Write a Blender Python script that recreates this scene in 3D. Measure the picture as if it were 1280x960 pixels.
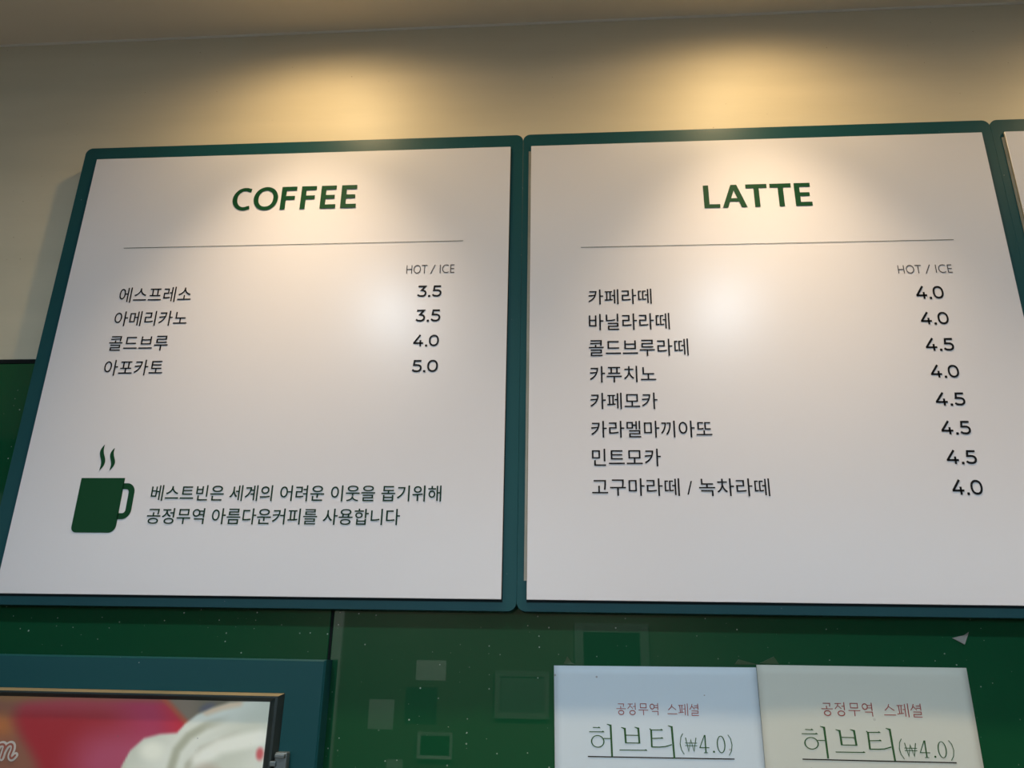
import bpy, bmesh, math, random
from mathutils import Vector, Matrix
random.seed(7)
S = bpy.context.scene
C = S.collection
for o in list(bpy.data.objects):
    bpy.data.objects.remove(o)
H = 2.25                                     # height of the coordinate origin (top left print corner of the COFFEE board) above the floor

# ------------------------------------------------------------------ camera
cam = bpy.data.cameras.new('camera')
cam.sensor_fit = 'HORIZONTAL'; cam.sensor_width = 36.0
cam.lens = 962.98 / 1280 * 36.0
cam.clip_start = 0.01
camo = bpy.data.objects.new('camera', cam); C.objects.link(camo)
r_ = Vector((0.99733011, 0.07103742, 0.01692126)); u_ = Vector((0.00812167, -0.33818316, 0.94104526)); f_ = Vector((-0.07257192, 0.93839535, 0.33785719))
m = Matrix((r_, u_, -f_)).transposed().to_4x4()
m.translation = Vector((0.64614, -0.85207, -0.64147 + H))
camo.matrix_world = m
S.camera = camo

# ------------------------------------------------------------------ light and exposure
S.view_settings.view_transform = 'Standard'
S.view_settings.look = 'None'
S.view_settings.exposure = 0.0
S.view_settings.gamma = 1.0
S.view_settings.use_curve_mapping = False
BEAM_W = 25.0           # their narrow downward core
SPOT_W = 4.7            # warm wall washers above the boards
ROOM_W = 30.0          # neutral downlights over the counter
BACK_W = 90.0           # added downlights that brighten the far wall things mirrored in the glass
SKY_E = 4.6             # daylight through the windows
WARM = (1.0, 0.72, 0.37)
NEUTRAL = (1.0, 0.92, 0.84)
COOL = (0.72, 0.87, 1.0)
DAY = (0.56, 0.80, 1.0)
w = bpy.data.worlds.new('world'); S.world = w; w.use_nodes = True
w.node_tree.nodes['Background'].inputs[0].default_value = (0.55, 0.65, 0.8, 1)
w.node_tree.nodes['Background'].inputs[1].default_value = 0.3

# ------------------------------------------------------------------ materials
def srgb(r, g, b):
    return tuple((c / 255 / 12.92 if c / 255 <= .04045 else ((c / 255 + .055) / 1.055) ** 2.4) for c in (r, g, b)) + (1,)

def mat(name, col, rough=.5, spec=.5, metal=0, bump=None, coat=0):
    M = bpy.data.materials.new(name); M.use_nodes = True
    nt = M.node_tree; b = nt.nodes['Principled BSDF']
    b.inputs['Base Color'].default_value = tuple(col[:3]) + (1,)
    b.inputs['Roughness'].default_value = rough
    b.inputs['Specular IOR Level'].default_value = spec
    b.inputs['Metallic'].default_value = metal
    b.inputs['Coat Weight'].default_value = coat
    if bump:
        sc, st, vec = bump
        tc = nt.nodes.new('ShaderNodeTexCoord'); mp = nt.nodes.new('ShaderNodeMapping'); mp.inputs['Scale'].default_value = vec
        nz = nt.nodes.new('ShaderNodeTexNoise'); nz.inputs['Scale'].default_value = sc; nz.inputs['Detail'].default_value = 4
        bp = nt.nodes.new('ShaderNodeBump'); bp.inputs['Strength'].default_value = st; bp.inputs['Distance'].default_value = .002
        nt.links.new(tc.outputs['Object'], mp.inputs[0]); nt.links.new(mp.outputs[0], nz.inputs['Vector'])
        nt.links.new(nz.outputs[0], bp.inputs['Height']); nt.links.new(bp.outputs[0], b.inputs['Normal'])
    return M

def emit(name, col, e):
    M = bpy.data.materials.new(name); M.use_nodes = True
    b = M.node_tree.nodes['Principled BSDF']
    b.inputs['Base Color'].default_value = (.8, .8, .8, 1)
    b.inputs['Emission Color'].default_value = tuple(col[:3]) + (1,)
    b.inputs['Emission Strength'].default_value = e
    return M

def speckle(M, scale, keep, size, col, seed=0.0, strength=1.0):
    """sparse dust or grain dots of their own colour over the base colour"""
    nt = M.node_tree; b = nt.nodes['Principled BSDF']
    tc = nt.nodes.new('ShaderNodeTexCoord'); mp = nt.nodes.new('ShaderNodeMapping')
    mp.inputs['Location'].default_value = (seed, seed * .7, seed * .3)
    mp.inputs['Rotation'].default_value = (math.pi / 2, 0, 0)
    vo = nt.nodes.new('ShaderNodeTexVoronoi'); vo.voronoi_dimensions = '2D'; vo.inputs['Scale'].default_value = scale
    sx = nt.nodes.new('ShaderNodeSeparateColor')
    nt.links.new(tc.outputs['Object'], mp.inputs[0]); nt.links.new(mp.outputs[0], vo.inputs['Vector']); nt.links.new(vo.outputs['Color'], sx.inputs[0])
    def mth(op, a, bb):
        n = nt.nodes.new('ShaderNodeMath'); n.operation = op
        for i, v in enumerate((a, bb)):
            if hasattr(v, 'links'): nt.links.new(v, n.inputs[i])
            else: n.inputs[i].default_value = v
        return n.outputs[0]
    has = mth('LESS_THAN', sx.outputs[0], keep)
    rad = mth('MULTIPLY', sx.outputs[1], size)
    dot = mth('MULTIPLY', mth('LESS_THAN', vo.outputs['Distance'], rad), has)
    fac = mth('MULTIPLY', mth('MULTIPLY', dot, sx.outputs[2]), strength)
    mx = nt.nodes.new('ShaderNodeMix'); mx.data_type = 'RGBA'
    nt.links.new(fac, mx.inputs[0])
    src = b.inputs['Base Color']
    if src.links:
        nt.links.new(src.links[0].from_socket, mx.inputs[6])
    else:
        mx.inputs[6].default_value = src.default_value
    mx.inputs[7].default_value = tuple(col[:3]) + (1,)
    nt.links.new(mx.outputs[2], b.inputs['Base Color'])

def mottle(M, scale, a, c, vec=(1, 1, 1), detail=5):
    nt = M.node_tree; b = nt.nodes['Principled BSDF']
    tc = nt.nodes.new('ShaderNodeTexCoord'); mp = nt.nodes.new('ShaderNodeMapping'); mp.inputs['Scale'].default_value = vec
    nz = nt.nodes.new('ShaderNodeTexNoise'); nz.inputs['Scale'].default_value = scale; nz.inputs['Detail'].default_value = detail
    mx = nt.nodes.new('ShaderNodeMix'); mx.data_type = 'RGBA'
    mx.inputs[6].default_value = tuple(a[:3]) + (1,); mx.inputs[7].default_value = tuple(c[:3]) + (1,)
    rp = nt.nodes.new('ShaderNodeMapRange'); rp.inputs[1].default_value = .3; rp.inputs[2].default_value = .7
    nt.links.new(tc.outputs['Object'], mp.inputs[0]); nt.links.new(mp.outputs[0], nz.inputs['Vector'])
    nt.links.new(nz.outputs[0], rp.inputs[0]); nt.links.new(rp.outputs[0], mx.inputs[0]); nt.links.new(mx.outputs[2], b.inputs['Base Color'])

M_wall = mat('cream_wall_paint', (.58, .51, .375), .5, .3, bump=(9, .25, (1, 1, 5)))
mottle(M_wall, 3.0, (.55, .485, .355), (.61, .535, .395), (1, 1, 6))
speckle(M_wall, 55, .10, .05, (.28, .20, .12), 3.1, .8)
M_ceil = mat('ceiling_paint', (.86, .80, .70), .55, .4, bump=(6, .2, (1, 1, 1)))
mottle(M_ceil, 4.0, (.84, .78, .68), (.88, .82, .72))
M_caulk = mat('caulk', (.70, .65, .57), .4)
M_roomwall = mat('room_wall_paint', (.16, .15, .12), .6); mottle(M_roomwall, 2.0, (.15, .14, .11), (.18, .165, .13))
M_floor = mat('floor_tile', (.22, .18, .14), .35); mottle(M_floor, 5.0, (.18, .15, .12), (.27, .22, .17))
M_glass = mat('green_back_painted_glass', (.006, .036, .012), .012, .6)
mottle(M_glass, 2.2, (.0055, .064, .026), (.0075, .074, .028))
speckle(M_glass, 95, .22, .085, (.40, .50, .42), 1.3, .9)
M_seal = mat('black_sealant', (.006, .008, .008), .6, .1)
M_shade = mat('painted_shade', (.004, .012, .014), .6, .1)
M_frame = mat('teal_green_lacquer', (.010, .052, .060), .36, .2, bump=(260, .03, (1, 1, 1)))
mottle(M_frame, 6.0, (.007, .056, .064), (.008, .062, .070))
speckle(M_frame, 90, .05, .05, (.45, .50, .48), 5.7, .8)
M_panel = mat('white_satin_print', (.68, .655, .67), .26, .46, bump=(420, .02, (1, 1, 1)))
mottle(M_panel, 3.0, (.640, .622, .650), (.650, .632, .660))
M_edge = mat('panel_edge', (.30, .28, .22), .4); mottle(M_edge, 30.0, (.25, .24, .18), (.34, .31, .25))
M_green = mat('green_print_ink', (.006, .050, .018), .4, .1)
M_slogan = mat('dark_green_print_ink', (.010, .035, .022), .4, .1)
M_black = mat('black_print_ink', (.008, .008, .009), .4, .1)
M_grey = mat('grey_print_ink', (.07, .065, .065), .4, .1)
M_paper = mat('white_paper', (.61, .69, .75), .6, .3, bump=(40, .06, (1, 1, 1)))
mottle(M_paper, 5.0, (.60, .68, .74), (.62, .70, .76)); speckle(M_paper, 45, .06, .06, (.25, .22, .2), 2.2, .8)
M_paper2 = mat('cream_paper', (.60, .61, .54), .6, .3, bump=(40, .06, (1, 1, 1)))
mottle(M_paper2, 5.0, (.59, .60, .53), (.61, .62, .55)); speckle(M_paper2, 45, .08, .07, (.2, .2, .17), 4.4, .8)
M_red = mat('red_paper_ink', (.32, .07, .06), .6, .2)
M_hub = mat('green_paper_ink', (.03, .10, .03), .6, .2)
M_line = mat('dark_paper_ink', (.02, .02, .018), .6, .2)
M_rim = mat('dark_metal_rim', (.03, .04, .04), .35, .5, .25); mottle(M_rim, 20, (.012, .026, .029), (.025, .035, .034))
M_rim_lit = mat('lamplit_metal_rim', (.30, .25, .14), .38, .5, .3); mottle(M_rim_lit, 14, (.20, .175, .105), (.32, .25, .14))  # same rim metal, warm lamp light put into the colour
M_clip = mat('grey_metal_clip', (.22, .25, .25), .3, .5, .7)
M_tape = mat('torn_clear_tape', (.22, .21, .185), .5)
M_tape2 = mat('thin_clear_tape', (.05, .10, .05), .3)
M_lampwhite = mat('lamp_trim_white', (.75, .74, .70), .4)
M_cream_ink = mat('cream_lettering', (.55, .50, .45), .5)
M_brown_ink = mat('red_brown_lettering', (.30, .09, .06), .5)
M_dark = mat('dark_print', (.02, .025, .025), .4)
M_pale = mat('pale_sheet', (.62, .66, .64), .6)
M_wood = mat('dark_wood', (.05, .03, .02), .4)

# ------------------------------------------------------------------ mesh helpers
def link(name, bm, material, parent=None, loc=None, smooth=False):
    me = bpy.data.meshes.new(name)
    bmesh.ops.recalc_face_normals(bm, faces=list(bm.faces))
    bm.to_mesh(me); bm.free()
    for mm in (material if isinstance(material, (list, tuple)) else [material]):
        me.materials.append(mm)
    if smooth:
        for p in me.polygons: p.use_smooth = True
    o = bpy.data.objects.new(name, me); C.objects.link(o)
    if parent: o.parent = parent
    if loc is not None: o.location = loc
    return o

def tag(o, label=None, cat=None, group=None, kind=None):
    if label: o['label'] = label
    if cat: o['category'] = cat
    if group: o['group'] = group
    if kind: o['kind'] = kind
    return o

def empty(name, loc, label, cat, group=None):
    o = bpy.data.objects.new(name, None); C.objects.link(o); o.location = loc; o.empty_display_size = .05
    return tag(o, label, cat, group)

def box(bm, x0, x1, y0, y1, z0, z1, bevel=0, seg=2):
    vs = [bm.verts.new((x, y, z)) for x in (x0, x1) for y in (y0, y1) for z in (z0, z1)]
    fs = [bm.faces.new([vs[i] for i in q]) for q in ((0, 1, 3, 2), (4, 6, 7, 5), (0, 4, 5, 1), (2, 3, 7, 6), (0, 2, 6, 4), (1, 5, 7, 3))]
    if bevel:
        es = list({e for f in fs for e in f.edges})
        bmesh.ops.bevel(bm, geom=es, offset=bevel, segments=seg, affect='EDGES', profile=.5)
    return bm

def rounded(x0, x1, z0, z1, r, n=8):
    pts = []
    for cx, cz, a0 in ((x1 - r, z1 - r, 0), (x0 + r, z1 - r, 90), (x0 + r, z0 + r, 180), (x1 - r, z0 + r, 270)):
        for k in range(n + 1):
            a = math.radians(a0 + 90 * k / n); pts.append((cx + r * math.cos(a), cz + r * math.sin(a)))
    return pts

def slab(bm, pts, y0, y1, chamfer=0):
    """solid plate with outline pts (x, z), front face at y0 (towards the room), back at y1, front edge chamfered"""
    n = len(pts)
    cx = sum(p[0] for p in pts) / n; cz = sum(p[1] for p in pts) / n
    def inset(d):
        out = []
        for i in range(n):
            a, b, c = Vector(pts[i - 1]), Vector(pts[i]), Vector(pts[(i + 1) % n])
            t = (c - a).normalized(); nn = Vector((-t.y, t.x))
            if nn.dot(Vector((cx, cz)) - b) < 0: nn = -nn
            out.append(b + nn * d)
        return out
    rings = [(pts, y1), (pts, y0 + chamfer)]
    if chamfer:
        rings += [(inset(chamfer * .3), y0 + chamfer * .3), (inset(chamfer), y0)]
    R = [[bm.verts.new((p[0], y, p[1])) for p in ring] for ring, y in rings]
    for a, b in zip(R, R[1:]):
        for i in range(n):
            bm.faces.new((a[i], a[(i + 1) % n], b[(i + 1) % n], b[i]))
    bm.faces.new(R[0]); bm.faces.new(list(reversed(R[-1])))
    return bm

class Ink:
    """flat printed shapes collected as 2-D faces (x, z)"""
    def __init__(s): s.f = []
    def poly(s, pts): s.f.append([tuple(p) for p in pts])
    def line(s, pts, wd, closed=False, w_h=None):
        P = []
        for p in pts:
            if not P or (Vector(p) - P[-1]).length > 1e-7: P.append(Vector(p))
        n = len(P)
        def width(d):
            if w_h is None: return wd
            k = abs(d.x); return wd * (1 - k) + w_h * k
        L = []; Rr = []
        for i in range(n):
            a = P[i - 1] if (i > 0 or closed) else None
            c = P[(i + 1) % n] if (i < n - 1 or closed) else None
            d1 = (P[i] - a).normalized() if a is not None else None
            d2 = (c - P[i]).normalized() if c is not None else None
            d1 = d1 or d2; d2 = d2 or d1
            t = (d1 + d2)
            t = t.normalized() if t.length > 1e-6 else d1
            nn = Vector((-t.y, t.x)); k = max(.4, nn.dot(Vector((-d1.y, d1.x))))
            hw = .5 * (width(d1) + width(d2)) / 2
            L.append(P[i] + nn * hw / k); Rr.append(P[i] - nn * hw / k)
        for i in range(n if closed else n - 1):
            j = (i + 1) % n
            s.f.append([tuple(L[i]), tuple(Rr[i]), tuple(Rr[j]), tuple(L[j])])
    def ell(s, cx, cz, rx, rz, wd, p=2.0, n=40, w_h=None):
        pts = []
        for k in range(n):
            a = 2 * math.pi * k / n; ca, sa = math.cos(a), math.sin(a)
            pts.append((cx + rx * math.copysign(abs(ca) ** (2 / p), ca), cz + rz * math.copysign(abs(sa) ** (2 / p), sa)))
        s.line(pts, wd, True, w_h)
    def add(s, other, dx=0, dz=0, sx=1, sz=1):
        for f in other.f: s.f.append([(dx + x * sx, dz + z * sz) for x, z in f])
    def bounds(s):
        xs = [p[0] for f in s.f for p in f]; zs = [p[1] for f in s.f for p in f]
        return min(xs), max(xs), min(zs), max(zs)
    def fit(s, x0, x1, z0, z1):
        a, b, c, d = s.bounds(); o = Ink()
        for f in s.f: o.f.append([(x0 + (x - a) / (b - a) * (x1 - x0), z0 + (z - c) / (d - c) * (z1 - z0)) for x, z in f])
        return o
    def build(s, name, material, parent, y, label=None, yf=None, step=0.0):
        me = bpy.data.meshes.new(name); v = []; fc = []
        for f in s.f:
            # keep every face turned to the room (-y)
            ar = sum(f[i - 1][0] * f[i][1] - f[i][0] * f[i - 1][1] for i in range(len(f)))
            if ar < 0: f = list(reversed(f))
            fc.append(list(range(len(v), len(v) + len(f))))
            lift = step * len(fc)                # later strokes lie a hair over earlier ones
            v += [(x, (y if yf is None else yf(x, z) + y) - lift, z) for x, z in f]
        me.from_pydata(v, [], fc); me.materials.append(material)
        o = bpy.data.objects.new(name, me); C.objects.link(o); o.parent = parent
        if label: o['label'] = label
        return o

_cache = {}
def font_ink(text, off=0.0):
    key = (text, off)
    if key not in _cache:
        cu = bpy.data.curves.new('lettering', 'FONT'); cu.body = text; cu.offset = off; cu.resolution_u = 6
        ob = bpy.data.objects.new('lettering', cu); me = bpy.data.meshes.new_from_object(ob)
        k = Ink(); k.f = [[(me.vertices[i].co.x, me.vertices[i].co.y) for i in p.vertices] for p in me.polygons]
        bpy.data.objects.remove(ob); bpy.data.curves.remove(cu); bpy.data.meshes.remove(me)
        _cache[key] = k
    return _cache[key]

def arc(cx, cz, rx, rz, a0, a1, n=14):
    return [(cx + rx * math.cos(math.radians(a0 + (a1 - a0) * k / n)), cz + rz * math.sin(math.radians(a0 + (a1 - a0) * k / n))) for k in range(n + 1)]

# ---- price numerals drawn as wide geometric strokes, cap height 1
def digits(s, wd=.15):
    k = Ink(); x = 0
    for ch in s:
        g = Ink(); h = wd / 2
        if ch == '4':
            g.line([(.60, 1.0), (.085, .29)], wd * 1.05); g.line([(.02, .28), (.86, .28)], wd * .95); g.line([(.62, .54), (.62, 0)], wd); adv = 1.02
        elif ch == '0':
            g.ell(.42, .5, .42 - h, .5 - h, wd, 2.25); adv = .9
        elif ch == '5':
            g.line([(.72, 1 - h), (.19, 1 - h), (.145, .575), (.38, .58), (.52, .565), (.63, .51), (.69, .42), (.70, .32), (.67, .2), (.58, .115), (.46, .07), (.34, h), (.2, .09), (.04, .19)], wd); adv = .88
        elif ch == '3':
            g.line([(.06, 1 - h), (.62, 1 - h), (.335, .585), (.48, .565), (.6, .5), (.66, .41), (.67, .31), (.63, .18), (.54, .105), (.42, .07), (.32, h), (.18, .085), (.02, .18)], wd); adv = .88
        else:
            g.poly(rounded(0, .19, -.03, .16, .05)); adv = .31
        k.add(g, x); x += adv
    return k

# ---- bold heading capitals
def caps(s):
    k = Ink(); x = 0; W, Wh = .22, .17
    for ch in s:
        g = Ink()
        R = lambda x0, x1, z0, z1: g.poly([(x0, z0), (x1, z0), (x1, z1), (x0, z1)])
        if ch == 'C':
            g.line([(.80, .875)] + arc(.53, .5, .42, .43, 68, 292, 24) + [(.80, .125)], W, w_h=.15); adv = .95
        elif ch == 'O':
            g.ell(.53, .5, .43, .435, W, 2.1, w_h=.155); adv = 1.2
        elif ch in 'FE':
            R(0, W, 0, 1); R(W - .001, .66, 1 - Wh, 1); R(W - .001, .61, .425, .425 + Wh * .95)
            if ch == 'E': R(W - .001, .68, 0, Wh)
            adv = .87 if ch == 'F' else .89
        elif ch == 'L':
            R(0, W, 0, 1); R(W - .001, .66, 0, Wh * .95); adv = .76
        elif ch == 'A':
            g.poly([(0, 0), (.225, 0), (.52, .80), (.385, 1), ]); g.poly([(1.02, 0), (.785, 0), (.485, .80), (.385, 1), (.635, 1)])
            R(.25, .77, .26, .26 + Wh * .85); adv = 1.0
        elif ch == 'T':
            R(0, .88, 1 - Wh, 1); R(.44 - W / 2, .44 + W / 2, 0, 1 - Wh + .001); adv = 1.0
        k.add(g, x); x += adv
    return k

# ---- thin serif syllables of the paper notices, each in a unit box
def syl(ch):
    g = Ink(); W, T = .075, .055
    L = lambda *p: g.line(p, W, w_h=T)
    if ch == '공':
        L((.2, .9), (.76, .9), (.72, .66)); L((.47, .72), (.47, .5)); L((.04, .5), (.96, .5)); g.ell(.5, .19, .25, .17, W)
    elif ch == '정':
        L((.08, .9), (.58, .9)); L((.34, .9), (.25, .7), (.05, .5)); L((.32, .74), (.56, .52)); L((.58, .70), (.8, .70)); L((.8, 1), (.8, .42)); g.ell(.52, .19, .26, .17, W)
    elif ch == '무':
        L((.22, .93), (.78, .93), (.78, .6), (.22, .6), (.22, .95)); L((.03, .41), (.97, .41)); L((.5, .41), (.5, 0))
    elif ch == '역':
        g.ell(.28, .71, .2, .2, W); L((.47, .8), (.8, .8)); L((.47, .62), (.8, .62)); L((.82, 1), (.82, .42)); L((.24, .32), (.82, .32), (.82, 0))
    elif ch == '스':
        L((.5, .92), (.4, .68), (.13, .45)); L((.47, .74), (.88, .46)); L((.03, .14), (.97, .14))
    elif ch == '페':
        L((.03, .84), (.5, .84)); L((.17, .84), (.2, .27)); L((.37, .84), (.35, .27)); L((0, .22), (.53, .28)); L((.47, .55), (.64, .55)); L((.66, .95), (.66, .04)); L((.9, 1), (.9, 0))
    elif ch == '셜':
        L((.28, .96), (.2, .72), (.02, .5)); L((.25, .78), (.5, .53)); L((.47, .82), (.8, .82)); L((.47, .66), (.8, .66)); L((.82, 1), (.82, .5))
        L((.2, .39), (.82, .39), (.82, .22), (.22, .21), (.22, .03), (.88, .03))
    return g

def notice_title():
    k = Ink(); x = 0
    for ch in '공정무역 스페셜':
        if ch == ' ': x += .62; continue
        k.add(syl(ch), x); x += 1.08
    return k

def herb_word():
    """large thin-serif word, coordinates traced on the paper in millimetre-like units (y down turned up)"""
    k = Ink(); V, Hh = 9.0, 4.6
    L = lambda *p: k.line([(a, -b) for a, b in p], V, w_h=Hh)
    def stem(x0, y0, x1, y1):
        k.poly([(x0 - 4.5, -y0 - 6), (x0 + 5, -y0), (x1 + 4.5, -y1), (x1 - 4.5, -y1)]); k.poly([(x0 - 20, -y0 + 2), (x0 - 17, -y0 + 4), (x0 + 5, -y0), (x0 - 4.5, -y0 - 6)])
    def bar(x0, y0, x1, y1):
        k.poly([(x0, -y0 + 2.3), (x0, -y0 - 2.3), (x1, -y1 - 2.3), (x1 - 3, -y1 + 2.3), (x1 - 8, -y1 + 5.5), (x1 - 13, -y1 + 2.3)])
    bar(404, 757, 443, 758); bar(385, 779, 462, 778); k.ell(427, -826, 31, 29, 6.5, w_h=4.5); L((457, 811), (492, 811)); stem(494, 742, 497, 900)
    stem(565, 757, 568, 833); stem(633, 755, 636, 833); L((567, 793), (633, 793)); L((567, 831), (636, 831)); bar(535, 867, 674, 866)
    k.poly([(688, -759), (692, -757), (702, -766), (701, -850), (693, -850), (693, -766)]); bar(694, 765, 757, 764); bar(697, 807, 757, 805)
    k.line([(696, -849), (735, -849), (765, -846), (797, -836)], 5.5); stem(801, 745, 806, 904)
    return k

def won_price():
    k = Ink()
    def P(*p): return [(a, -b) for a, b in p]
    k.line(P((857, 797), (846, 815), (841, 845), (846, 872), (858, 893)), 3.6)
    k.line(P((869, 816), (881, 879), (894, 826), (907, 879), (920, 816)), 4.4); k.line(P((865, 841), (924, 841)), 3.2); k.line(P((865, 853), (924, 853)), 3.2)
    k.line(P((962, 803), (936, 861), (982, 861)), 4.2); k.line(P((964, 803), (964, 884)), 6.5); k.line(P((954, 884), (974, 884)), 3.2)
    k.poly([(1003 + 5 * math.cos(a * .5236), -879 + 5 * math.sin(a * .5236)) for a in range(12)])
    k.ell(1040, -845, 18, 38, 5.5, w_h=3.5)
    k.line(P((1076, 800), (1088, 818), (1093, 846), (1088, 874), (1075, 895)), 3.6)
    return k

# ------------------------------------------------------------------ the room
def struct(name, boxes, material, bevel=0):
    bm = bmesh.new()
    for b in boxes: box(bm, *b, bevel=bevel)
    return tag(link(name, bm, material, loc=(0, 0, H)), kind='structure')
X0, X1, YB, ZC, ZF = -3.2, 5.6, -4.0, .2366, -H
struct('wall_back', [(X0, X1, .030, .15, ZF, ZC)], M_wall)
struct('ceiling', [(X0 - .12, X1 + .12, YB - .12, .15, ZC, ZC + .1)], M_ceil)
struct('floor', [(X0 - .12, X1 + .12, YB - .12, .15, ZF - .1, ZF)], M_floor)
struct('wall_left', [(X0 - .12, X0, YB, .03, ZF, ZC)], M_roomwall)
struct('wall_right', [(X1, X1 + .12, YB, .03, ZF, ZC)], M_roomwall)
WZ0, WZ1 = -.34, .19
WIN = ((-3.0, 1.0), (1.2, 5.4))
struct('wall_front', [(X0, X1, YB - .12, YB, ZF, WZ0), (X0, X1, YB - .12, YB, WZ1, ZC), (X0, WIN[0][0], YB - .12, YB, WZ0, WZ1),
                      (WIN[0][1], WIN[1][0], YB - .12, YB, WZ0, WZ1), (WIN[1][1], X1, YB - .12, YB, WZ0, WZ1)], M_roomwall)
M_sky = emit('daylit_frosted_pane', DAY, SKY_E)
for n, (a, b) in enumerate(WIN):
    t = .05; mid = (a + b) / 2
    wf = struct('window_%d' % (n + 1), [(a, b, YB - .09, YB - .02, WZ0, WZ0 + t), (a, b, YB - .09, YB - .02, WZ1 - t, WZ1), (a, a + t, YB - .09, YB - .02, WZ0, WZ1),
                                       (b - t, b, YB - .09, YB - .02, WZ0, WZ1), (mid - t / 2, mid + t / 2, YB - .09, YB - .02, WZ0, WZ1)], M_wood)
    bm = bmesh.new(); box(bm, a + .02, b - .02, YB - .075, YB - .065, WZ0 + .02, WZ1 - .02)
    link('window_pane', bm, M_sky, wf)
# thin caulked bead where the wall meets the ceiling
bm = bmesh.new(); prof = [(.0300, ZC)] + [(.0300 - .0024 * math.cos(a), ZC - .0024 * math.sin(a)) for a in [i * math.pi / 12 for i in range(7)]]
ring = []
for i in range(61):
    x = X0 + (X1 - X0) * i / 60
    ring.append([bm.verts.new((x, y, z)) for y, z in prof])
for a, b in zip(ring, ring[1:]):
    for i in range(len(prof)):
        j = (i + 1) % len(prof); bm.faces.new((a[i], a[j], b[j], b[i]))
tag(link('trim_1', bm, M_caulk, loc=(0, 0, H)), kind='structure')
# unseen beam added behind the camera to shade the upper wall from the windows
struct('shade_beam', [(X0, X1, -2.36, -2.20, .03, ZC)], M_roomwall)
struct('trim_2', [(-.807, -.745, YB, YB + .03, ZF, -.30)], M_pale)

# ------------------------------------------------------------------ ceiling lamps (each lamp brings its own light)
def downlight(x, y, watts, col, size, blend, radius, label, group, aim=(0, 0, -1), core=0):
    e = empty('downlight', (x, y, ZC + H), label, 'ceiling light', group)
    bm = bmesh.new(); n = 32
    rings = []
    for r, z in ((.050, 0), (.050, -.004), (.036, -.004), (.032, .0)):
        rings.append([bm.verts.new((r * math.cos(2 * math.pi * k / n), r * math.sin(2 * math.pi * k / n), z)) for k in range(n)])
    for a, b in zip(rings, rings[1:]):
        for k in range(n): bm.faces.new((a[k], a[(k + 1) % n], b[(k + 1) % n], b[k]))
    link('trim_ring', bm, M_lampwhite, e)
    bm = bmesh.new(); bmesh.ops.create_circle(bm, cap_ends=True, segments=32, radius=.0325); bmesh.ops.translate(bm, verts=bm.verts, vec=(0, 0, -.0012))
    link('lens', bm, emit('lamp_lens', col, 4.0), e)
    ld = bpy.data.lights.new('lamp_light', 'SPOT'); ld.energy = watts; ld.color = col; ld.spot_size = math.radians(size); ld.spot_blend = blend; ld.shadow_soft_size = radius
    lo = bpy.data.objects.new('lamp_light', ld); C.objects.link(lo); lo.parent = e; lo.location = (0, 0, -.008 - radius * .2)
    if core:
        l2 = bpy.data.lights.new('lamp_core', 'SPOT'); l2.energy = core; l2.color = (col[0], col[1] * 1.04, col[2] * 1.25); l2.spot_size = math.radians(76); l2.spot_blend = 1.0; l2.shadow_soft_size = radius
        o2 = bpy.data.objects.new('lamp_core', l2); C.objects.link(o2); o2.parent = e; o2.location = (0, 0, -.010)
    lo.rotation_euler = Vector(aim).to_track_quat('-Z', 'Y').to_euler()
WY = -.165
downlight(.311, WY, SPOT_W, WARM, 168, .8, .016, 'warm recessed downlight above the COFFEE board', 'wall washer downlights', (0, .05, -1), BEAM_W)
downlight(.893, WY, SPOT_W, WARM, 168, .8, .016, 'warm recessed downlight above the LATTE board', 'wall washer downlights', (0, .05, -1), BEAM_W)
downlight(1.475, WY, SPOT_W, WARM, 168, .8, .016, 'warm recessed downlight above the rightmost board', 'wall washer downlights', (0, .05, -1), BEAM_W)
downlight(.19, -.94, ROOM_W, COOL, 164, 1.0, .035, 'neutral downlight over the counter, left of the pair', 'counter downlights')
downlight(1.04, -.94, ROOM_W, COOL, 164, 1.0, .035, 'neutral downlight over the counter, right of the pair', 'counter downlights')
downlight(-.4, -3.1, BACK_W, NEUTRAL, 160, .6, .04, 'added downlight brightening the notices on the far wall', 'added far side downlights')  # unseen pair added to light the mirrored sheets
downlight(.9, -3.1, BACK_W, NEUTRAL, 160, .6, .04, 'added downlight brightening the large picture on the far wall', 'added far side downlights')

# ------------------------------------------------------------------ green glass splashback
def glass(name, x0, x1, z0, z1, label):
    e = empty('glass_panel', (x0, .024, z0 + H), label, 'glass panel', 'green glass splashback')
    bm = bmesh.new(); box(bm, 0, x1 - x0, 0, .005, 0, z1 - z0, .0008, 1); link('pane', bm, M_glass, e)
    bm = bmesh.new(); box(bm, 0, x1 - x0, -.0006, .005, z1 - z0 + .0001, z1 - z0 + .0055); link('edge_seal', bm, M_seal, e)['label'] = 'black sealant line'
glass('l', -1.1, .3815, -1.35, -.2925, 'dark green glossy glass panel left of the vertical seam')
glass('r', .3845, 2.4, -1.35, -.2925, 'dark green glossy glass panel right of the seam, behind the paper notices')
bm = bmesh.new(); box(bm, .3816, .3844, .0246, .030, -1.35, -.2925)
tag(link('trim_3', bm, M_seal, loc=(0, 0, H)), kind='structure')

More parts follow.
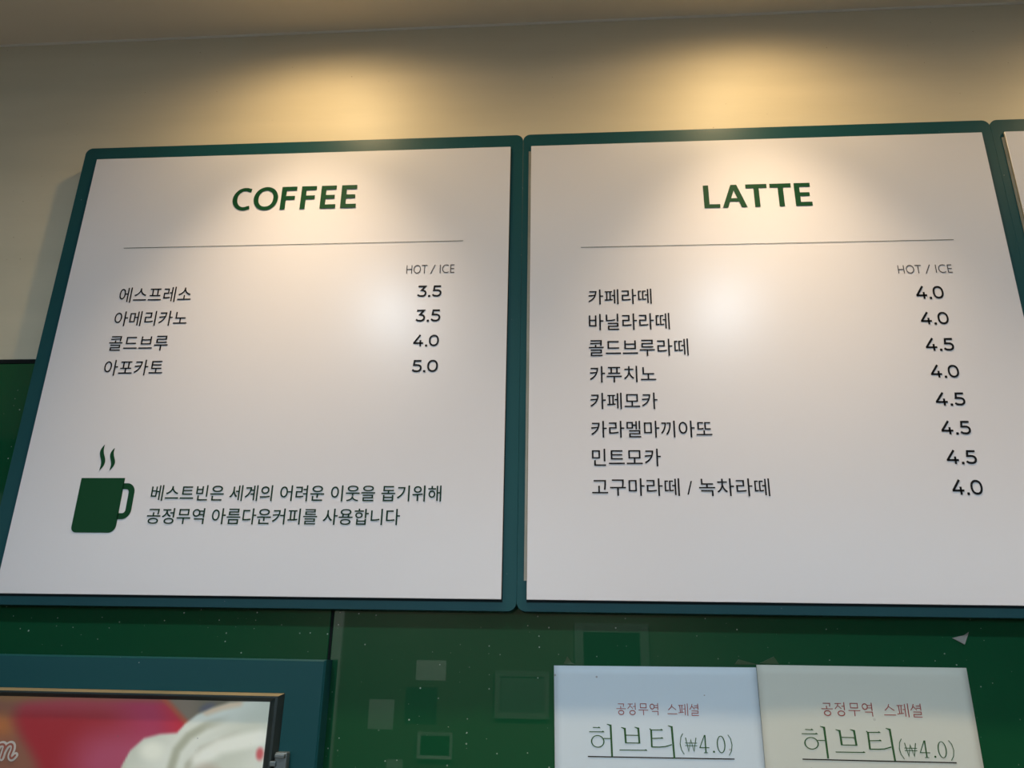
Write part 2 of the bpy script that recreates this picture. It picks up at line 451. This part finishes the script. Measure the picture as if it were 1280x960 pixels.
# ------------------------------------------------------------------ menu boards
PW, PH = .5728, .580
BT, BB = .0205, -.5920
def board(ox, xl, xr, pl, label):
    e = empty('menu_board', (ox, .0238, H), label, 'menu board', 'row of menu boards')
    bm = bmesh.new(); slab(bm, rounded(xl, xr, BB, BT, .0098, 10), -.0208, 0, .0003)
    link('frame', bm, M_frame, e)
    bm = bmesh.new(); box(bm, pl - (.0002 if ox else .0012), PW + .0010, -.0212, -.0206, -PH - .0026, -.002); link('shade_line', bm, M_shade, e)['label'] = 'painted shade line under and beside the white panel'  # dark strip painted in as the shade around the raised panel
    bm = bmesh.new(); box(bm, pl, PW, -.0238, -.0206, -PH, 0, .0004, 1)
    if ox: bm2 = bmesh.new(); box(bm2, pl - .0032, pl - .0003, -.0216, -.0206, -PH + .02, -.007); link('edge_strip', bm2, M_edge, e)['label'] = 'olive strip of exposed board edge'
    p = link('panel', bm, [M_panel, M_edge], e)
    for poly in p.data.polygons:
        if abs(poly.normal.y) < .5 and abs(poly.normal.z) < .5: poly.material_index = 1
    return e, p
YI = -.0242
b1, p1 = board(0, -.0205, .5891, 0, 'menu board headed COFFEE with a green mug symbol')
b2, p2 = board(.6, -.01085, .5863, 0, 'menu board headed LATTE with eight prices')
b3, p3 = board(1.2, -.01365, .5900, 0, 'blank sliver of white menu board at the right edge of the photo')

def heading(p, txt, x0, x1, z0, z1):
    caps(txt).fit(x0, x1, z0, z1).build('heading', M_green, p, YI, 'bold green heading %s' % txt, None, 4e-6)
def bar(p, x0, x1, z, t):
    k = Ink(); k.poly([(x0, z - t / 2), (x1, z - t / 2), (x1, z + t / 2), (x0, z + t / 2)]); k.build('divider_line', M_slogan, p, YI)
def columns(p, x0, x1, z0, z1):
    k = Ink(); d = x1 - x0
    k.add(font_ink('HOT', -.012).fit(x0, x0 + d * .435, z0, z1)); k.add(font_ink('/', -.014).fit(x0 + d * .50, x0 + d * .605, z0 - .0006, z1)); k.add(font_ink('ICE', -.012).fit(x0 + d * .695, x1, z0, z1))
    k.build('column_heading', M_grey, p, YI, 'thin grey words HOT / ICE')
def rows(p, items, x_off=0):
    for txt, price, x0, x1, z0, z1, px0, px1, pz0, pz1 in items:
        font_ink(txt, .0015).fit(x0, x1, z0, z1).build('item_name', M_black, p, YI, 'black drink name %s' % txt)
        digits(price).fit(px0, px1, pz0, pz1).build('price', M_black, p, YI, 'black price %s' % price)

heading(p1, 'COFFEE', .2034, .3713, -.0887, -.0532)
bar(p1, .0663, .5149, -.1410, .0007)
columns(p1, .4445, .5053, -.1864, -.1744)
rows(p1, [('에스프레소', '3.5', .0741, .1692, -.2205, -.1989, .4601, .4906, -.2195, -.2035),
          ('아메리카노', '3.5', .0741, .1693, -.2533, -.2327, .4601, .4907, -.2531, -.2365),
          ('콜드브루', '4.0', .0737, .1501, -.2868, -.2667, .4591, .4905, -.2858, -.2696),
          ('아포카토', '5.0', .0740, .1496, -.3197, -.2990, .4595, .4910, -.3191, -.3031)])
heading(p2, 'LATTE', .2192, .3520, -.1018, -.0686)
bar(p2, .0634, .5119, -.1541, .0007)
columns(p2, .4409, .5034, -.1986, -.1874)
rows(p2, [('카페라떼', '4.0', .0717, .1479, -.2333, -.2130, .4570, .4884, -.2329, -.2151),
          ('바닐라라떼', '4.0', .0717, .1678, -.2673, -.2458, .4571, .4885, -.2658, -.2489),
          ('콜드브루라떼', '4.5', .0711, .1879, -.3009, -.2794, .4573, .4887, -.2989, -.2820),
          ('카푸치노', '4.0', .0717, .1486, -.3339, -.3133, .4577, .4888, -.3318, -.3152),
          ('카페모카', '4.5', .0717, .1489, -.3667, -.3467, .4576, .4895, -.3651, -.3485),
          ('카라멜마끼아또', '4.5', .0720, .2083, -.4007, -.3808, .4581, .4896, -.3986, -.3819),
          ('민트모카', '4.5', .0724, .1494, -.4341, -.4137, .4582, .4900, -.4320, -.4154),
          ('고구마라떼 / 녹차라떼', '4.0', .0719, .2659, -.4676, -.4478, .4585, .4902, -.4660, -.4484)])
for txt, x0, x1, z0, z1 in (('베스트빈은 세계의 어려운 이웃을 돕기위해', .1628, .5025, -.4746, -.4562), ('공정무역 아름다운커피를 사용합니다', .1626, .4570, -.5013, -.4829)):
    font_ink(txt, .006).fit(x0, x1, z0, z1).build('slogan_line', M_slogan, p1, YI, 'dark green slogan line %s' % txt)
# mug symbol with two wisps of steam
k = Ink()
body = [(.0746, -.4479), (.1280, -.4479)] + arc(.1280 - .0085, -.5116 + .0085, .0085, .0085, 0, -90, 8) + arc(.0746 + .0065, -.5116 + .0065, .0065, .0065, 270, 180, 8)
k.poly(body)
k.line([(.127, -.4576)] + arc(.1322, -.4650, .0068, .0074, 90, 0, 8) + arc(.1322, -.4852, .0068, .0074, 0, -90, 8) + [(.127, -.4926)], .0070)
k.build('mug_symbol', M_green, p1, YI, 'green mug symbol')
def wisp(cx, z0, z1, amp, wmax, lean):
    L = []; R = []
    for i in range(21):
        t = i / 20; z = z0 + (z1 - z0) * t
        x = cx + amp * math.sin((t - .02) * 2 * math.pi) * (-1) * -1 + lean * (t - .5)
        ww = wmax * math.sin(math.pi * min(1, max(0, t))) ** .8 / 2 + .00008
        L.append((x - ww, z)); R.append((x + ww, z))
    return [(L[i], R[i], R[i + 1], L[i + 1]) for i in range(20)]
k = Ink()
for f in wisp(.0950, -.4388, -.4073, .0022, .0054, .0005): k.poly(f)
for f in wisp(.1078, -.4388, -.4115, .0020, .0052, .0012): k.poly(f)
k.build('steam_symbol', M_green, p1, YI, 'two wisps of steam')

# ------------------------------------------------------------------ paper notices on the glass
def sheet(x, z, rot, material, y, bulge, label):
    w_, h_ = .2115, .297
    yf = lambda a, b: -bulge * (math.sin(math.pi * min(max(a / w_, 0), 1)) * .6 + .4 * math.sin(math.pi * min(max(-b / h_, 0), 1)))
    bm = bmesh.new(); nx, nz = 24, 32; g = {}
    for s, dy in ((0, 0), (1, .0003)):
        for i in range(nx + 1):
            for j in range(nz + 1):
                a, b = w_ * i / nx, -h_ * j / nz
                g[s, i, j] = bm.verts.new((a, yf(a, b) + dy, b))
    for s in (0, 1):
        for i in range(nx):
            for j in range(nz):
                q = [g[s, i, j], g[s, i, j + 1], g[s, i + 1, j + 1], g[s, i + 1, j]]
                bm.faces.new(q if s == 0 else q[::-1])
    for i in range(nx):
        for j in (0, nz): bm.faces.new((g[0, i, j], g[0, i + 1, j], g[1, i + 1, j], g[1, i, j]))
    for j in range(nz):
        for i in (0, nx): bm.faces.new((g[0, i, j], g[0, i, j + 1], g[1, i, j + 1], g[1, i, j]))
    o = link('paper_notice', bm, material, loc=(x, y, z + H), smooth=False)
    for poly in o.data.polygons: poly.use_smooth = True
    o.rotation_euler = (0, rot, 0)
    tag(o, label, 'paper notice', 'herb tea notices')
    return o, yf
def notice(o, yf, r, h, wn, un, shift):
    sx, sz = shift
    for ink, nm, mt, (x0, x1, z0, z1), lb in ((notice_title(), 'title_line', M_red, r, 'small red title'), (herb_word(), 'main_word', M_hub, h, 'large green word'), (won_price(), 'price', M_hub, wn, 'price in brackets')):
        ink.fit(x0 - sx, x1 - sx, z0 - sz, z1 - sz).build(nm, mt, o, -.0003, lb, yf)
    x0, x1, z, t = un; k = Ink(); n = 12
    for i in range(n):
        a = x0 + (x1 - x0) * i / n - sx; b = x0 + (x1 - x0) * (i + 1) / n - sx
        k.poly([(a, z - t / 2 - sz), (b, z - t / 2 - sz), (b, z + t / 2 - sz), (a, z + t / 2 - sz)])
    k.build('underline', M_line, o, -.0003, 'dark underline', yf)
o, yf = sheet(.6287, -.6456, -.008, M_paper, .0236, .0012, 'white paper notice with bluish tint, tucked under the right notice')
notice(o, yf, (.6932, .7776, -.6932, -.6814), (.6645, .7510, -.7333, -.7019), (.7563, .8092, -.7298, -.7096), (.6626, .8102, -.7328, .0011), (.6287, -.6456))
o, yf = sheet(.8404, -.6412, -.0025, M_paper2, .0226, .0016, 'cream paper notice overlapping the right edge of the whiter one')
notice(o, yf, (.9014, 1.0005, -.6892, -.6760), (.8792, .9683, -.7292, -.6988), (.9727, 1.0260, -.7279, -.7088), (.8775, 1.0265, -.7297, .0011), (.8404, -.6412))

# ------------------------------------------------------------------ framed poster, lower left
XL, XR, ZT, ZB = -.240, .3875, -.6440, -1.33          # outer edge of the teal frame
e = empty('framed_poster', (XL, .0238, ZB + H), 'teal framed poster of a red strawberry and whipped cream', 'framed poster')
Wd, Hd = XR - XL, ZT - ZB
bm = bmesh.new(); ix0, ix1, iz0, iz1 = .040, Wd - .0405, .034, Hd - .0338
def ringmesh(bm, outer, inner, prof):
    """rectangular ring; prof = list of (t 0..1 outer to inner, y)"""
    rows_ = []
    for t, y in prof:
        x0 = outer[0] + (inner[0] - outer[0]) * t; x1 = outer[1] + (inner[1] - outer[1]) * t
        z0 = outer[2] + (inner[2] - outer[2]) * t; z1 = outer[3] + (inner[3] - outer[3]) * t
        rows_.append([bm.verts.new(p) for p in ((x0, y, z0), (x1, y, z0), (x1, y, z1), (x0, y, z1))])
    n = len(rows_)
    for a in range(n):
        A, B = rows_[a], rows_[(a + 1) % n]
        for i in range(4): bm.faces.new((A[i], A[(i + 1) % 4], B[(i + 1) % 4], B[i]))
ringmesh(bm, (0, Wd, 0, Hd), (ix0, ix1, iz0, iz1), [(0, 0), (0, -.0215), (.05, -.0235), (1, -.0235), (1, 0)])
link('frame', bm, M_frame, e)
jx0, jx1, jz0, jz1 = ix0 + .014, ix1 - .0146, iz0 + .0088, iz1 - .0088
bm = bmesh.new(); ringmesh(bm, (ix0 + .0002, ix1 - .0002, iz0 + .0002, iz1 - .0002), (jx0, jx1, jz0, jz1), [(0, 0), (0, -.0240), (.30, -.0305), (.50, -.0305), (.85, -.0275), (1, -.0258), (1, 0)])
rim = link('inner_rim', bm, [M_rim, M_rim_lit], e); rim['label'] = 'metal rim around the picture, warm lamp light painted along the top'
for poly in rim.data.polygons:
    if poly.normal.z > .35: poly.material_index = 1  # upward faces get the colour with lamp light painted in
# the printed picture: a soft close-up of strawberry and cream, colours laid per vertex
def smooth(a, b, v):
    t = min(1, max(0, (v - a) / (b - a))); return t * t * (3 - 2 * t)
def mixc(a, b, t): return tuple(x + (y - x) * t for x, y in zip(a, b))
def picture(s, t):
    """s, t in print units: s to the right, t downwards, one unit about 0.88 mm"""
    c = mixc((128, 92, 62), (120, 80, 66), smooth(0, 14, t))
    c = mixc(c, (150, 92, 55), smooth(28, 0, abs(t - 38)) * smooth(35, 0, s))
    redm = smooth(14, 42, s - max(0, (t - 30)) * .22 + 8 * math.sin(t * .05)) * smooth(-4, 14, t - max(0, 30 - s * .35) * .35 + 4)
    red = mixc((150, 62, 72), (138, 38, 46), smooth(4, 32, t))
    red = mixc(red, (154, 54, 82), smooth(120, 185, s - .3 * t))
    red = mixc(red, (160, 78, 108), smooth(90, 20, math.hypot(s - 150, (t - 88) * 1.2)) * .8)
    red = mixc(red, (172, 44, 62), smooth(188, 225, s - .25 * t))
    c = mixc(c, red, redm)
    edge = 208 + .95 * t
    olive = mixc((120, 108, 96), (106, 100, 86), smooth(235, 262, s))
    c = mixc(c, (160, 80, 62), smooth(edge - 8, edge + 2, s)); c = mixc(c, olive, smooth(edge, edge + 12, s))
    c = mixc(c, (82, 84, 104), smooth(9, 2, math.hypot((s - 262) * .6, t - 9 + (s - 262) * .35)) * .7)
    # whipped cream
    def top(x):
        pts = ((150, 130), (158, 85), (168, 66), (185, 50), (205, 44), (226, 42), (236, 30), (250, 18), (268, 9), (290, 1), (400, -12))
        if x <= pts[0][0]: return 200
        for (a, b), (c_, d) in zip(pts, pts[1:]):
            if x <= c_: return b + (d - b) * (x - a) / (c_ - a)
        return -12
    inside = smooth(-3, 3.5, t - top(s))
    def near(pts):
        best = 1e9
        for (a, b), (c_, d_) in zip(pts, pts[1:]):
            ux, uy = c_ - a, d_ - b; q = min(1, max(0, ((s - a) * ux + (t - b) * uy) / (ux * ux + uy * uy)))
            best = min(best, math.hypot(s - a - q * ux, t - b - q * uy))
        return best
    cr = mixc((186, 190, 180), (204, 207, 200), .5 + .5 * math.sin(s * .05 + t * .04))
    cr = mixc(cr, (214, 216, 206), smooth(20, 4, math.hypot((s - 196) * .8, (t - 66))))
    cr = mixc(cr, (150, 152, 134), smooth(9, 1, near(((217, 130), (221, 86), (227, 64), (241, 46), (262, 32), (292, 22)))) * smooth(300, 250, s) * .8)
    cr = mixc(cr, (166, 166, 152), smooth(7, 1, near(((234, 130), (242, 82), (258, 62), (282, 50), (306, 40)))) * smooth(315, 270, s) * .8)
    cr = mixc(cr, (204, 176, 146), smooth(9, 1, near(((262, 14), (280, 7), (300, 2)))) * .7)
    cr = mixc(cr, (220, 222, 216), smooth(16, 4, near(((256, 74), (280, 58), (330, 46)))) * .8)
    cr = mixc(cr, (168, 156, 144), smooth(18, 4, math.hypot((s - 266) * .7, t - 90)) * .6)
    cr = mixc(cr, (170, 172, 150), smooth(16, 0, s - 152) * .6)
    cr = mixc(cr, (186, 70, 76), smooth(7, 2, math.hypot(s - 331, (t - 66) * .6)) * .85)
    c = mixc(c, cr, inside)
    if t > 150: c = mixc(c, (150, 60, 66), smooth(150, 420, t) * .6)
    return c
me = bpy.data.meshes.new('picture'); W2, H2 = jx1 - jx0 + .002, jz1 - jz0 + .002
nx, nz = 300, 260; vs = []; cols = []
for j in range(nz + 1):
    tz = (j / nz) ** 1.6 * H2
    for i in range(nx + 1):
        x = jx0 - .001 + W2 * i / nx; vs.append((x, -.0262, jz1 + .001 - tz))
        s = (x + XL - .0348) / (.3332 - .0348) * 339; t = (tz - .001) / .0626 * 84
        s -= t / 84 * (20 - 17 * s / 339)
        c = picture(s, t); l = srgb(*c)
        cols += [min(1, l[0] * 1.48), min(1, l[1] * 1.45), min(1, l[2] * 1.38), 1]
fs = [(j * (nx + 1) + i, (j + 1) * (nx + 1) + i, (j + 1) * (nx + 1) + i + 1, j * (nx + 1) + i + 1) for j in range(nz) for i in range(nx)]
me.from_pydata(vs, [], fs)
at = me.color_attributes.new('print', 'FLOAT_COLOR', 'POINT'); at.data.foreach_set('color', cols)
M_pic = mat('printed_picture', (.5, .5, .5), .35, .4)
an = M_pic.node_tree.nodes.new('ShaderNodeVertexColor'); an.layer_name = 'print'
M_pic.node_tree.links.new(an.outputs[0], M_pic.node_tree.nodes['Principled BSDF'].inputs['Base Color'])
speckle(M_pic, 70, .05, .06, (.12, .12, .12), 8.8, .8)
me.materials.append(M_pic)
pic = bpy.data.objects.new('picture', me); C.objects.link(pic); pic.parent = e; pic['label'] = 'soft close-up print of red fruit and whipped cream'
def script_m(wd):
    k = Ink()
    def run(pts, n=10):
        # Catmull-Rom through the points, laid down as overlapping round dabs and straight strips
        q = []
        for i in range(len(pts) - 1):
            p0, p1, p2, p3 = (Vector(pts[max(0, min(len(pts) - 1, i + d))]) for d in (-1, 0, 1, 2))
            for j in range(n):
                u = j / n; q.append(.5 * (2 * p1 + (p2 - p0) * u + (2 * p0 - 5 * p1 + 4 * p2 - p3) * u * u + (3 * p1 - p0 - 3 * p2 + p3) * u ** 3))
        q.append(Vector(pts[-1]))
        k.line(q, wd)
        for a in (q[0], q[-1]): k.poly([(a.x + wd / 2 * math.cos(b * math.pi / 6), a.y + wd / 2 * math.sin(b * math.pi / 6)) for b in range(12)])
    P = lambda *p: [(.0348 + (a + 20 * (b - 876) / 84) * .00088 - XL, -.6862 - (b - 876) * .000745 - ZB) for a, b in p]
    run(P((-9, 957), (-3, 940))); run(P((-6, 950), (-1, 941), (3.5, 939), (6, 941), (5, 946), (1.5, 956.5)))
    run(P((4, 949), (8.5, 941.5), (13, 938.5), (16, 940), (15.8, 945), (12.6, 952.5), (13, 956), (15.5, 956), (19, 952.5)))
    return k
script_m(.0060).build('lettering_outline', M_cream_ink, pic, -.0264, 'cream outline of the cut off letter m', None, 2e-6)
script_m(.0020).build('lettering', M_brown_ink, pic, -.0270, 'red brown cut off letter m', None, 2e-6)
zx = lambda x: x - XL
zz = lambda z: z - ZB
# spring clip on the right side of the rim
bm = bmesh.new(); cx, cz = zx(.3470), zz(-.7330)
box(bm, cx, cx + .0125, -.034, -.0236, cz - .036, cz, .0012, 2)
box(bm, cx + .001, cx + .0115, -.0385, -.034, cz - .005, cz - .001, .001, 2)
box(bm, cx - .004, cx + .0025, -.037, -.0300, cz - .013, cz - .008, .001, 2)
link('spring_clip', bm, M_clip, e)['label'] = 'small grey metal clip'

# ------------------------------------------------------------------ tape scraps stuck to the glass
def scrap(pts, material, label, lift=.002):
    bm = bmesh.new(); cx = sum(p[0] for p in pts) / len(pts); cz = sum(p[1] for p in pts) / len(pts)
    f = [bm.verts.new((x - cx, -.0004 - (lift if i == 1 else 0), z - cz)) for i, (x, z) in enumerate(pts)]
    b = [bm.verts.new((x - cx, 0, z - cz)) for x, z in pts]
    n = len(pts); bm.faces.new(f); bm.faces.new(b[::-1])
    for i in range(n): bm.faces.new((f[i], f[(i + 1) % n], b[(i + 1) % n], b[i]))
    tag(link('tape_scrap', bm, material, loc=(cx, .02395, cz + H)), label, 'tape scrap', 'tape scraps on the green glass')
scrap([(1.0432, -.6115), (1.0540, -.6178), (1.0612, -.6052), (1.0560, -.6085)], M_tape, 'pale torn triangle of tape right of the cream notice')
scrap([(.8182, -.6412), (.8225, -.6362), (.8430, -.6412)], M_tape2, 'faint tape corner at the top of the join between the notices')
scrap([(.8440, -.6398), (.8590, -.6330), (.8640, -.6402)], M_tape2, 'faint torn tape above the left end of the cream notice')
scrap([(.6390, -.6438), (.6430, -.6360), (.6475, -.6425), (.6520, -.6440)], M_tape2, 'faint creased tape bit above the left end of the white notice')

# ------------------------------------------------------------------ things on the far wall, seen mirrored in the green glass
def wall_sheet(name, x0, x1, z0, z1, material, label, cat, frame=None):
    d = .012 if frame else .002
    if not frame:
        bm = bmesh.new(); box(bm, x0, x1, YB, YB + d, z0, z1)
        return tag(link(name, bm, material, loc=(0, 0, H)), label, cat)
    e = empty(name, ((x0 + x1) / 2, YB, z0 + H), label, cat); hw = (x1 - x0) / 2; h_ = z1 - z0; t = min(hw * 2, h_) * .12
    bm = bmesh.new(); ringmesh(bm, (-hw, hw, 0, h_), (-hw + t, hw - t, t, h_ - t), [(0, 0), (0, .02), (1, .016), (1, 0)]); link('frame', bm, frame, e)
    bm = bmesh.new(); box(bm, -hw + t, hw - t, .0005, .010, t, h_ - t); link('picture', bm, material, e)
wall_sheet('wall_notice', -.281, -.099, -.762, -.648, M_pale, 'pale landscape sheet on the far wall, mirrored in the glass', 'wall notice')
wall_sheet('wall_notice', -.553, -.401, -1.036, -.873, M_pale, 'pale upright sheet on the far wall, mirrored lower left', 'wall notice')
wall_sheet('wall_notice', -.425, -.330, -1.330, -1.195, M_pale, 'lowest pale sheet on the far wall, mirrored near the photo bottom', 'wall notice')
wall_sheet('wall_picture', -.247, -.042, -1.185, -1.046, M_dark, 'small dark picture in a pale frame on the far wall', 'picture', M_pale)
wall_sheet('wall_picture', .672, 1.114, -.95, -.42, M_dark, 'large dark picture in a grey frame on the far wall', 'picture', mat('grey_picture_frame', (.25, .28, .27), .5))
wall_sheet('wall_picture', .20, .52, -.96, -.70, mat('muted_print', (.22, .26, .24), .5), 'muted picture between the sheets and the large picture', 'picture', mat('grey_wood_frame', (.30, .32, .30), .5))
wall_sheet('wall_poster', -.335, -.145, -1.00, -.80, mat('dark_grey_print', (.06, .07, .065), .5), 'dark poster on the far wall under the landscape sheet', 'poster')
